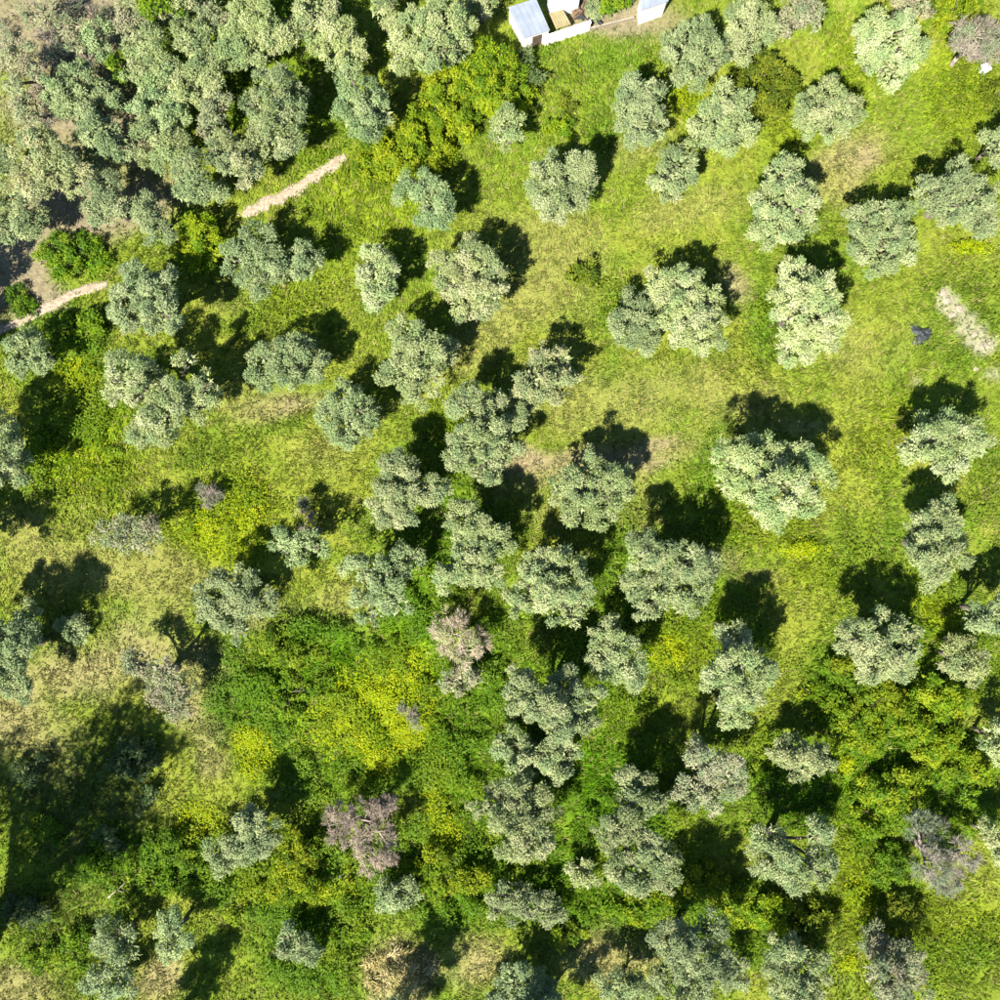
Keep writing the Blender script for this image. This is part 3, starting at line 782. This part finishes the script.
BU('862,812,13 870,826,12', 'small bramble along the narrow yellow grass strip', BRAMBLE)
BU('888,858,15 904,870,14 882,876,12', 'bright green bramble left of the purple-grey dry tree', GREENB, hc=16)
BU('900,910,16 914,918,11 890,914,10', 'brown-green shrub above the wide bottom right olive', BROWNB, hc=22)
BU('760,906,17 780,916,16 742,912,14', 'yellow-green bramble hedge below the strip-side olive', BRAMBLE, hc=12)
BU('812,916,16 828,922,12 800,926,12', 'brown-tinged bramble right of the bottom bramble hedge', BROWNB, hc=12)
BU('696,884,16 714,878,14 680,892,12', 'yellow-green bramble right of the long hooked olive', BRAMBLE, hc=14)
BU('724,898,15 742,890,12', 'bramble between the split crown and the strip-side olive', YELLOWB, hc=12)
BU('658,906,13 640,902,11', 'low yellow bramble under the long hooked olive', YELLOWB)
BU('606,830,12 596,844,10', 'dark green bush left of the long hooked olive', GREENB)

BU('632,908,14 612,904,12 650,900,12', 'yellow-green bramble between the pale low olive and split crown', BRAMBLE, hc=12)
BU('172,842,14 190,856,14 156,858,12 204,868,10', 'green bramble left of the grey-green lower left olive', GREENB, hc=12)
BU('150,880,12 176,882,12 134,872,9', 'green bramble strip beside the bleached fallen branch', GREENB, hc=10)
BU('274,640,13 292,656,13 312,644,11', 'green weed mound at the top of the lush weeds', GREENB, hc=8)
BU('268,690,13 290,704,13 310,690,10', 'green weed mound left of the yellow flower patch', GREENB, hc=8)
BU('820,700,12 806,690,10', 'green bramble between the two right olives and the hedge', BRAMBLE, hc=10)
BU('78,330,14 94,322,12 64,344,11', 'green weed mound below the left path', GREENB, hc=10)
BU('44,826,12 56,836,10', 'dim green shrub in the middle of the great shadow', GREENB, hc=8)
BU('92,866,13 76,872,11', 'dim green shrub at the lower rim of the great shadow', GREENB, hc=9)
BU('18,906,14 34,914,12', 'dull green shrub at the left edge below the great shadow', DUSKB, hc=9)
BU('104,836,11 116,846,9', 'dim grey-green shrub right of the middle of the great shadow', DUSKB, hc=8)
BU('26,772,12 40,764,9', 'dim grey-green shrub near the left edge in the great shadow', DUSKB, hc=7)
BU('150,796,10 140,804,8', 'dim shrub at the right rim of the great shadow', DUSKB, hc=7)
BU('52,956,14 34,964,11', 'dull green shrub in the bottom left corner', GREENB, hc=8)
BU('562,934,12 578,928,10', 'green shrub in the dry grass under the pale low olive', BRAMBLE, hc=9)
BU('238,908,13 220,902,10', 'yellow-green shrub under the small lower left olive', BRAMBLE, hc=9)
BU('356,930,12 340,938,10', 'green shrub above the straw mound, left of middle', GREENB, hc=7)
BU('868,942,11 858,930,9', 'yellow-green shrub left of the wide bottom right olive', BRAMBLE, hc=7)
BU('972,800,13 986,812,10', 'dark green bramble above the purple-grey dry tree', GREENB, hc=10)
# brush on the bare soil, top left
for q, (l, t) in enumerate([('44,30,10 52,42,8', 'grey-brown dry brush at the top left corner'), ('100,14,10 112,22,8', 'grey-brown dry brush at the top edge of the bare soil'),
                            ('52,64,9 60,54,7', 'grey-brown dry brush between the top left olives'), ('8,36,10 4,52,8', 'grey-brown dry brush cut by the left edge, top corner'),
                            ('92,66,8 84,60,7', 'grey-brown dry brush left of the small green bush'), ('120,36,8 112,44,7', 'grey-brown dry brush beside the blue-grey small olive'),
                            ('48,78,9 40,88,7', 'grey-brown dry brush below the small thin olive'), ('72,12,9 82,6,7', 'grey-brown dry brush at the top edge near the corner olive'), ('46,112,8 52,120,7', 'grey-brown dry brush above the broad left olive')]):
    BU(l, t, DEADMIX, name='dry_brush', dens=.6)

GSTEP = .14
GAX = np.arange(-50, 50.01, GSTEP)
GXX, GYY = np.meshgrid(GAX, GAX, indexing='ij')


def lut(fn):
    a = fn(GXX.ravel(), GYY.ravel())
    a = a.reshape((len(GAX), len(GAX)) + a.shape[1:])

    def get(x, y):
        return a[((x + 50) / GSTEP).astype(int), ((y + 50) / GSTEP).astype(int)]
    return get


l_col = lut(zone_colour)
l_bare = lut(lambda x, y: np.maximum(zone_mask(x, y, (C_SOIL, C_PALE)) * .96, zone_mask(x, y, (C_PINK,)) * .55))
l_tall = lut(lambda x, y: zone_mask(x, y, (C_LUSH, C_GREEN, C_YELG)))
l_weed = lut(lambda x, y: zone_mask(x, y, (C_LUSH,)) + .35 * zone_mask(x, y, (C_GREEN, C_YELG)) + .5 * zone_mask(x, y, (C_FLOW,)))
l_flow = lut(lambda x, y: zone_mask(x, y, (C_FLOW,), .45))
# ------------------------------------------------------------------ grass, weeds and flowers (stuff)
def scatter(n, seed, ext=48.5):
    R = np.random.default_rng(seed)
    return R, R.uniform(-ext, ext, n), R.uniform(-ext, ext, n)


YARD = [(500, -30), (508, 8), (524, 42), (546, 47), (590, 32), (632, 20), (668, 8), (676, -30)]


def in_poly(px, py, poly):
    r = np.zeros(len(px), bool); n = len(poly)
    for i in range(n):
        x0, y0 = poly[i]; x1, y1 = poly[(i + 1) % n]
        c = ((y0 > py) != (y1 > py)) & (px < (x1 - x0) * (py - y0) / (y1 - y0 + 1e-9) + x0)
        r ^= c
    return r


def free_of_hard(x, y):
    px = x / S + 500; py = 500 - y / S
    return (seg_dist(px, py, PATH_A) > 2.5 + 4 * vnoise(x, y, .9, 2)) & (seg_dist(px, py, PATH_B) > 3.0 + 5.5 * vnoise(x, y, .9, 3)) & ~in_poly(px, py, YARD) & (np.hypot(px - 920, py - 335) > 8)


R, x, y = scatter(190000, 21)
keep = free_of_hard(x, y)
keep &= R.random(len(x)) > l_bare(x, y)
keep &= R.random(len(x)) < .35 + 1.1 * smooth(fbm(x, y, 1.6, 4, 3), .3, .62)
x, y = x[keep], y[keep]
lush = l_tall(x, y)
n = len(x)
B = 4
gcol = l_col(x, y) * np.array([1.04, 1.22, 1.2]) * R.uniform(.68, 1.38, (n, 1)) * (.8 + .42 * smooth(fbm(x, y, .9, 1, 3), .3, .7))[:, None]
pk = R.random(n)[:, None]; bare_w = (1 - l_bare(x, y))[:, None]
gcol = np.where(pk < .11, gcol * .45 + C_GREEN * .35, np.where(pk > .88, gcol * .45 + C_BEIGE * (.8 * bare_w + .3 * (1 - bare_w)), gcol))
hh = (.2 + .22 * lush + .14 * vnoise(x, y, 2.2, 6)) * R.uniform(.6, 1.3, n)
flow = (fbm(x, y, 9, 2, 2) - .5) * 9
xb = np.repeat(x, B) + R.normal(0, .09, n * B); yb = np.repeat(y, B) + R.normal(0, .09, n * B)
ang = np.repeat(flow, B) + R.normal(0, 1.1, n * B)
tilt = R.uniform(.35, 1.5, n * B)
d = np.stack([np.cos(ang) * tilt, np.sin(ang) * tilt, np.ones(n * B)], 1)
m = nrm(np.stack([-np.cos(ang), -np.sin(ang), tilt], 1) + R.normal(0, .3, (n * B, 3)))
p = np.stack([xb, yb, ground_z(xb, yb) - .02], 1)
ln = np.repeat(hh, B) * R.uniform(.8, 1.5, n * B) * np.sqrt(1 + tilt ** 2) * .8
v, f, c = leaf_tris(p, d, m, ln, R.uniform(.08, .15, n * B), np.repeat(gcol, B, 0) * R.uniform(.85, 1.15, (n * B, 1)))
TRI[0] += len(f)
tag(link('grass', fast_mesh('grass', v, f, c), M_GRASS), 'yellow-green meadow grass with straw-coloured patches', 'grass', kind='stuff')

# broad-leaved weeds in the lush zones, growing in knee-high mounds
R, x, y = scatter(1000000, 22)
lush = l_weed(x, y)
mound = fbm(x, y, 1.7, 9, 3)
keep = (R.random(len(x)) < lush * smooth(mound, .38, .56)) & free_of_hard(x, y)
x, y, lush, mound = x[keep], y[keep], lush[keep], mound[keep]
n = len(x)
hz = smooth(mound, .40, .64) * 1.5 * np.clip(lush + .2, 0, 1) * R.random(n) ** .35
p = np.stack([x, y, ground_z(x, y) + hz + .03], 1)
d = np.stack([R.normal(0, 1, n), R.normal(0, 1, n), R.normal(.25, .4, n)], 1)
m = nrm(np.stack([R.normal(0, .35, n), R.normal(0, .35, n), np.ones(n)], 1))
pal = np.array([alb(112, 160, 28), alb(96, 146, 24), alb(136, 172, 36), alb(152, 176, 34)])
pick = np.clip((vnoise(x, y, 2.4, 10) * 4 + R.normal(0, .6, n)).astype(int), 0, 3)
wc = pal[pick] * R.uniform(.75, 1.2, (n, 1)) * .85 + l_col(x, y) * .35
v, f, c = leaf_tris(p, d, m, R.uniform(.16, .34, n), R.uniform(.1, .2, n), wc)
TRI[0] += len(f)
tag(link('weeds', fast_mesh('weeds', v, f, c), M_LEAF), 'lush green broad-leaved weeds between the lower trees', 'weeds', kind='stuff')

# yellow flower heads
R, x, y = scatter(1500000, 23)
fl = l_flow(x, y)
pre = R.random(len(x)) < fl * 1.3
x, y, fl = x[pre], y[pre], fl[pre]
keep = (R.random(len(x)) < (.2 + .8 * smooth(fbm(x, y, 2.0, 6, 3), .3, .6))) & free_of_hard(x, y)
x, y, fl = x[keep], y[keep], fl[keep]
n = len(x)
hz = (.35 + .75 * smooth(fbm(x, y, 2.2, 0, 3), .3, .7)) * np.clip(fl + .25, 0, 1) * R.uniform(.8, 1.05, n)
p = np.stack([x, y, ground_z(x, y) + hz], 1)
d = np.stack([R.normal(0, 1, n), R.normal(0, 1, n), R.normal(.1, .3, n)], 1)
m = nrm(np.stack([R.normal(0, .3, n), R.normal(0, .3, n), np.ones(n)], 1))
fc = np.where(R.random((n, 1)) < .45, alb(196, 204, 8), alb(162, 190, 18)) * R.uniform(.9, 1.12, (n, 1)) * 1.4
v, f, c = leaf_tris(p, d, m, R.uniform(.1, .2, n), R.uniform(.1, .16, n), fc)
TRI[0] += len(f)
tag(link('yellow_flowers', fast_mesh('yellow_flowers', v, f, c), M_LEAF), 'carpets of bright yellow wild flowers in the weeds', 'flowers', kind='stuff')

# ------------------------------------------------------------------ shed, wall, yard and small things
M_ROOFG = rough_mat('pale_blue_grey_sheet', tuple(alb(180, 192, 210)), tuple(alb(198, 210, 228)), 1.1, .6, .12, 12)
M_WHITE = rough_mat('white_plaster', (.66, .64, .60), (.80, .785, .75), 1.5, .85, .2, 14)
M_TAN = rough_mat('tan_boards', tuple(alb(196, 182, 132)), tuple(alb(216, 204, 156)), 2.0, .85, .3, 14)
M_WOOD = rough_mat('weathered_timber', tuple(alb(120, 104, 88)), tuple(alb(160, 140, 118)), 4, .9, .5, 18)
M_DARK = rough_mat('black_plastic', (.02, .025, .027), (.05, .06, .06), 5, .55, .4, 10, spec=.3)
M_STONE = rough_mat('limestone', tuple(alb(196, 184, 156)), tuple(alb(226, 214, 190)), 4, .95, .6, 12)
M_RUST = rough_mat('brown_scrap', tuple(alb(120, 96, 76)), tuple(alb(168, 142, 116)), 4, .9, .5, 12)


def shape(pts, z):
    return [P(a, b, z) for a, b in pts]


def offs(pts, d):
    cx = sum(p[0] for p in pts) / len(pts); cy = sum(p[1] for p in pts) / len(pts)
    out = []
    for x, y in pts:
        l = math.hypot(x - cx, y - cy); out.append((cx + (x - cx) * (l + d) / l, cy + (y - cy) * (l + d) / l))
    return out


def origin(o_pts):
    return sum(p[0] for p in o_pts) / len(o_pts), sum(p[1] for p in o_pts) / len(o_pts)


def house(name, roof_px, z, label, roof_mat, wall_mat, thick=.12, over=.12, door=True):
    pts = shape(roof_px, z); cx, cy = origin(pts); g = gz(cx, cy)
    root = tag(empty(name, (cx, cy, g)), label, 'building')
    rel = [(x - cx, y - cy) for x, y in pts]
    wall = offs(rel, -over)
    MB().poly(wall, -.3, z - thick).build('wall', wall_mat, root)
    MB().poly(rel, z - thick + .002, z).build('roof', roof_mat, root, bevel=.02)
    # battens across the roof
    n = 5
    for i in range(n):
        t = (i + .5) / n
        a = Vector(rel[0]).lerp(Vector(rel[1]), t); b = Vector(rel[3]).lerp(Vector(rel[2]), t)
        s = (b - a).normalized(); w = Vector((-s.y, s.x)) * .03
        MB().poly([tuple(a + w + s * .05), tuple(a - w + s * .05), tuple(b - w - s * .05), tuple(b + w - s * .05)], z + .001, z + .03).build('roof_seam', roof_mat, root)
    if door:
        a = Vector(wall[3]); b = Vector(wall[2]); s = (b - a).normalized(); nn = Vector((s.y, -s.x))
        if nn.y > 0: nn = -nn
        m0 = a.lerp(b, .35); m1 = a.lerp(b, .72)
        MB().poly([tuple(m0), tuple(m1), tuple(m1 + nn * .05), tuple(m0 + nn * .05)], .05, min(z - .3, 1.95)).build('door', M_WOOD, root)
    return root


house('shed', [(508, 7), (536, -2), (550, 30), (524, 38)], 2.4, 'small shed with flat pale blue-grey roof at the top edge', M_ROOFG, M_WHITE)
house('shed', [(547, -6), (576, -14), (581, -1), (551, 8)], 2.2, 'white flat-roofed shed half out of frame behind the pale blue one', M_WHITE, M_WHITE, door=False)
house('white_building', [(640, -6), (676, -18), (668, 2), (641, 11)], 2.6, 'white building with grey roof at the top edge, right of the yard', M_ROOFG, M_WHITE, door=False)

def ground_box(name, base_px, h, mat, label, cat, parts=None):
    pts = shape(base_px, 0); cx, cy = origin(pts); g = gz(cx, cy)
    root = tag(empty(name, (cx, cy, g)), label, cat)
    rel = [(x - cx, y - cy) for x, y in pts]
    return root, rel


root, rel = ground_box('garden_wall', [(545, 46), (589.5, 31), (588.5, 28), (544, 43)], 1.3, M_WHITE, 'white plastered garden wall in front of the sheds', 'wall')
MB().poly(rel, -.3, 1.35).build('wall_body', M_WHITE, root)
MB().poly(offs(rel, .05), 1.352, 1.43).build('coping', M_WHITE, root, bevel=.02)
root, rel = ground_box('kerb_wall', [(590, 31), (634, 20), (633.6, 18.4), (589.6, 29.4)], .4, M_STONE, 'low stone kerb wall along the brown yard', 'wall')
MB().poly(rel, -.3, .35).build('kerb_body', M_STONE, root)
# lean-to of tan boards behind the white wall
pts = shape([(549, 13), (562, 8), (571, 24), (556, 29)], 1.25); cx, cy = origin(pts)
root = tag(empty('lean_to', (cx, cy, gz(cx, cy))), 'lean-to with tan board roof between the shed and white wall', 'building')
rel = [(x - cx, y - cy) for x, y in pts]
for k in range(6):
    a0 = Vector(rel[0]).lerp(Vector(rel[1]), k / 6 + .01); a1 = Vector(rel[0]).lerp(Vector(rel[1]), (k + 1) / 6 - .01)
    b0 = Vector(rel[3]).lerp(Vector(rel[2]), k / 6 + .01); b1 = Vector(rel[3]).lerp(Vector(rel[2]), (k + 1) / 6 - .01)
    MB().poly([tuple(a0), tuple(a1), tuple(b1), tuple(b0)], 1.17 + .01 * (k % 2), 1.25 + .012 * (k % 2)).build('board', M_TAN, root)
for (x, y) in offs(rel, -.15):
    MB().tube([(x, y, -.3), (x, y, 1.169)], [.06, .06], 6).build('post', M_WOOD, root)
# junk in the yard
for q, (px, py, w, l, h, a, lab) in enumerate([(572, 10, .9, .5, .5, 20, 'brown scrap pile beside the tan lean-to roof'), (580, 17, .7, .5, .4, 60, 'brown scrap pile behind the white wall, lower one'),
                                               (586, 6, .6, .4, .6, -10, 'dark scrap pile at the top edge beside the yard'), (594, 22, .8, .35, .3, 35, 'dark scrap pile at the right end of the white wall')]):
    x, y = P(px, py); root = tag(empty('scrap_pile', (x, y, gz(x, y))), lab, 'scrap', 'scrap in the yard')
    RR = random.Random(q)
    for k in range(7):
        an = RR.uniform(0, 3.14); c, s = math.cos(an), math.sin(an); ll = RR.uniform(.25, .6); ww = RR.uniform(.06, .2)
        ox, oy = RR.uniform(-w, w) * .5, RR.uniform(-l, l) * .7
        z0 = -.05 + k * .05
        MB().poly([(ox + c * ll - s * ww, oy + s * ll + c * ww), (ox - c * ll - s * ww, oy - s * ll + c * ww), (ox - c * ll + s * ww, oy - s * ll - c * ww), (ox + c * ll + s * ww, oy + s * ll - c * ww)], z0, z0 + RR.uniform(.06, .3)).build('plank' if ww < .12 else 'crate', [M_RUST, M_WOOD, M_DARK][k % 3], root)
BU('592,9,5 596,14,4', 'small blue-green plant in the yard beside the scrap', SAGE, hc=6)
BU('612,2,13 626,-2,10', 'green bush at the top edge above the brown yard', GREENB, hc=10)

# small white box at top right
pts = shape([(981, 65), (988, 62), (992, 69), (985, 73)], .7); cx, cy = origin(pts)
root = tag(empty('storage_box', (cx, cy, gz(cx, cy))), 'small white box on the grass beside the pinkish dry tree', 'box')
rel = [(x - cx, y - cy) for x, y in pts]
M_BOX = rough_mat('weathered_white_plastic', (.36, .36, .35), (.5, .5, .48), 5, .7, .2, 14)
MB().poly(rel, -.05, .62).build('box_body', M_BOX, root, bevel=.02)
MB().poly(offs(rel, .04), .622, .7).build('lid', M_BOX, root, bevel=.02)

# crumpled black plastic sheet
R = np.random.default_rng(5)
cx, cy = P(920, 335)
n = 18; vs = []; fs = []
for i in range(n):
    for j in range(n):
        u, w = i / (n - 1) * 2 - 1, j / (n - 1) * 2 - 1
        k = .85 + .25 * math.sin(3 * math.atan2(w, u) + 1)
        qx = u * .95 * k; qy = w * .85 * k
        z = gz(cx + qx, cy + qy) - gz(cx, cy) + .06 + .7 * float(fbm(np.array([qx + 9]), np.array([qy]), .45, 2, 3)[0]) * (1.15 - max(abs(u), abs(w)))
        vs.append((qx, qy, z))
for i in range(n - 1):
    for j in range(n - 1):
        a = i * n + j; fs.append((a, a + n, a + n + 1, a + 1))
me = bpy.data.meshes.new('plastic_sheet'); me.from_pydata(vs, [], fs); me.update()
o = link('plastic_sheet', me, M_DARK); o.location = (cx, cy, gz(cx, cy))
sm = o.modifiers.new('thickness', 'SOLIDIFY'); sm.thickness = .02
tag(o, 'crumpled black plastic sheet lying on the right meadow', 'plastic sheet')


def rock(px, py, r, label, seed):
    RR = np.random.default_rng(seed)
    x, y = P(px, py)
    import bmesh
    bm = bmesh.new(); bmesh.ops.create_icosphere(bm, subdivisions=2, radius=1)
    for vv in bm.verts:
        k = 1 + .5 * (float(vnoise(np.array([vv.co.x * 3 + seed]), np.array([vv.co.y * 3 + vv.co.z * 2]), 1.0, seed)[0]) - .5)
        vv.co = Vector((vv.co.x * k * r * RR.uniform(.98, 1.02), vv.co.y * k * r * .75, vv.co.z * k * r * .28))
    me = bpy.data.meshes.new('rock'); bm.to_mesh(me); bm.free()
    o = link('rock', me, M_STONE); o.location = (x, y, gz(x, y) + r * .12); o.rotation_euler.z = RR.uniform(0, 3)
    tag(o, label, 'rock', 'pale rocks of the stony strip')


for q, (px, py, r, lab) in enumerate([(943, 294, .55, 'pale rock at the upper left end of the stony strip'), (947, 301, .5, 'pale rock just below the topmost one of the stony strip'), (959, 309, .5, 'whitest rock in the upper half of the stony strip'),
                                      (951, 315, .42, 'pale rock left of the whitest one on the stony strip'), (974, 334, .4, 'small pale rock in the middle of the stony strip'), (984, 346, .6, 'large pale rock at the lower end of the stony strip'),
                                      (990, 342, .4, 'pale rock right of the large lower one on the stony strip'), (975, 369, .35, 'pale rock alone just below the stony strip')]):
    rock(px, py, r * .8, lab, q + 1)

# fallen bleached log
x, y = P(116, 890); root = tag(empty('fallen_branch', (x, y, gz(x, y))), 'bleached fallen branch lying at the edge of the great shadow', 'branch')
MB().tube([(-.7, -.7, .1), (-.2, -.2, .18), (.4, .3, .16), (.9, .75, .3)], [.09, .08, .06, .03], 7).build('stem', M_DEADBARK, root, True)
MB().tube([(.1, .05, .17), (.6, -.1, .3), (1.0, .1, .4)], [.05, .035, .015], 6).build('twig', M_DEADBARK, root, True)
print('foliage triangles', TRI[0])
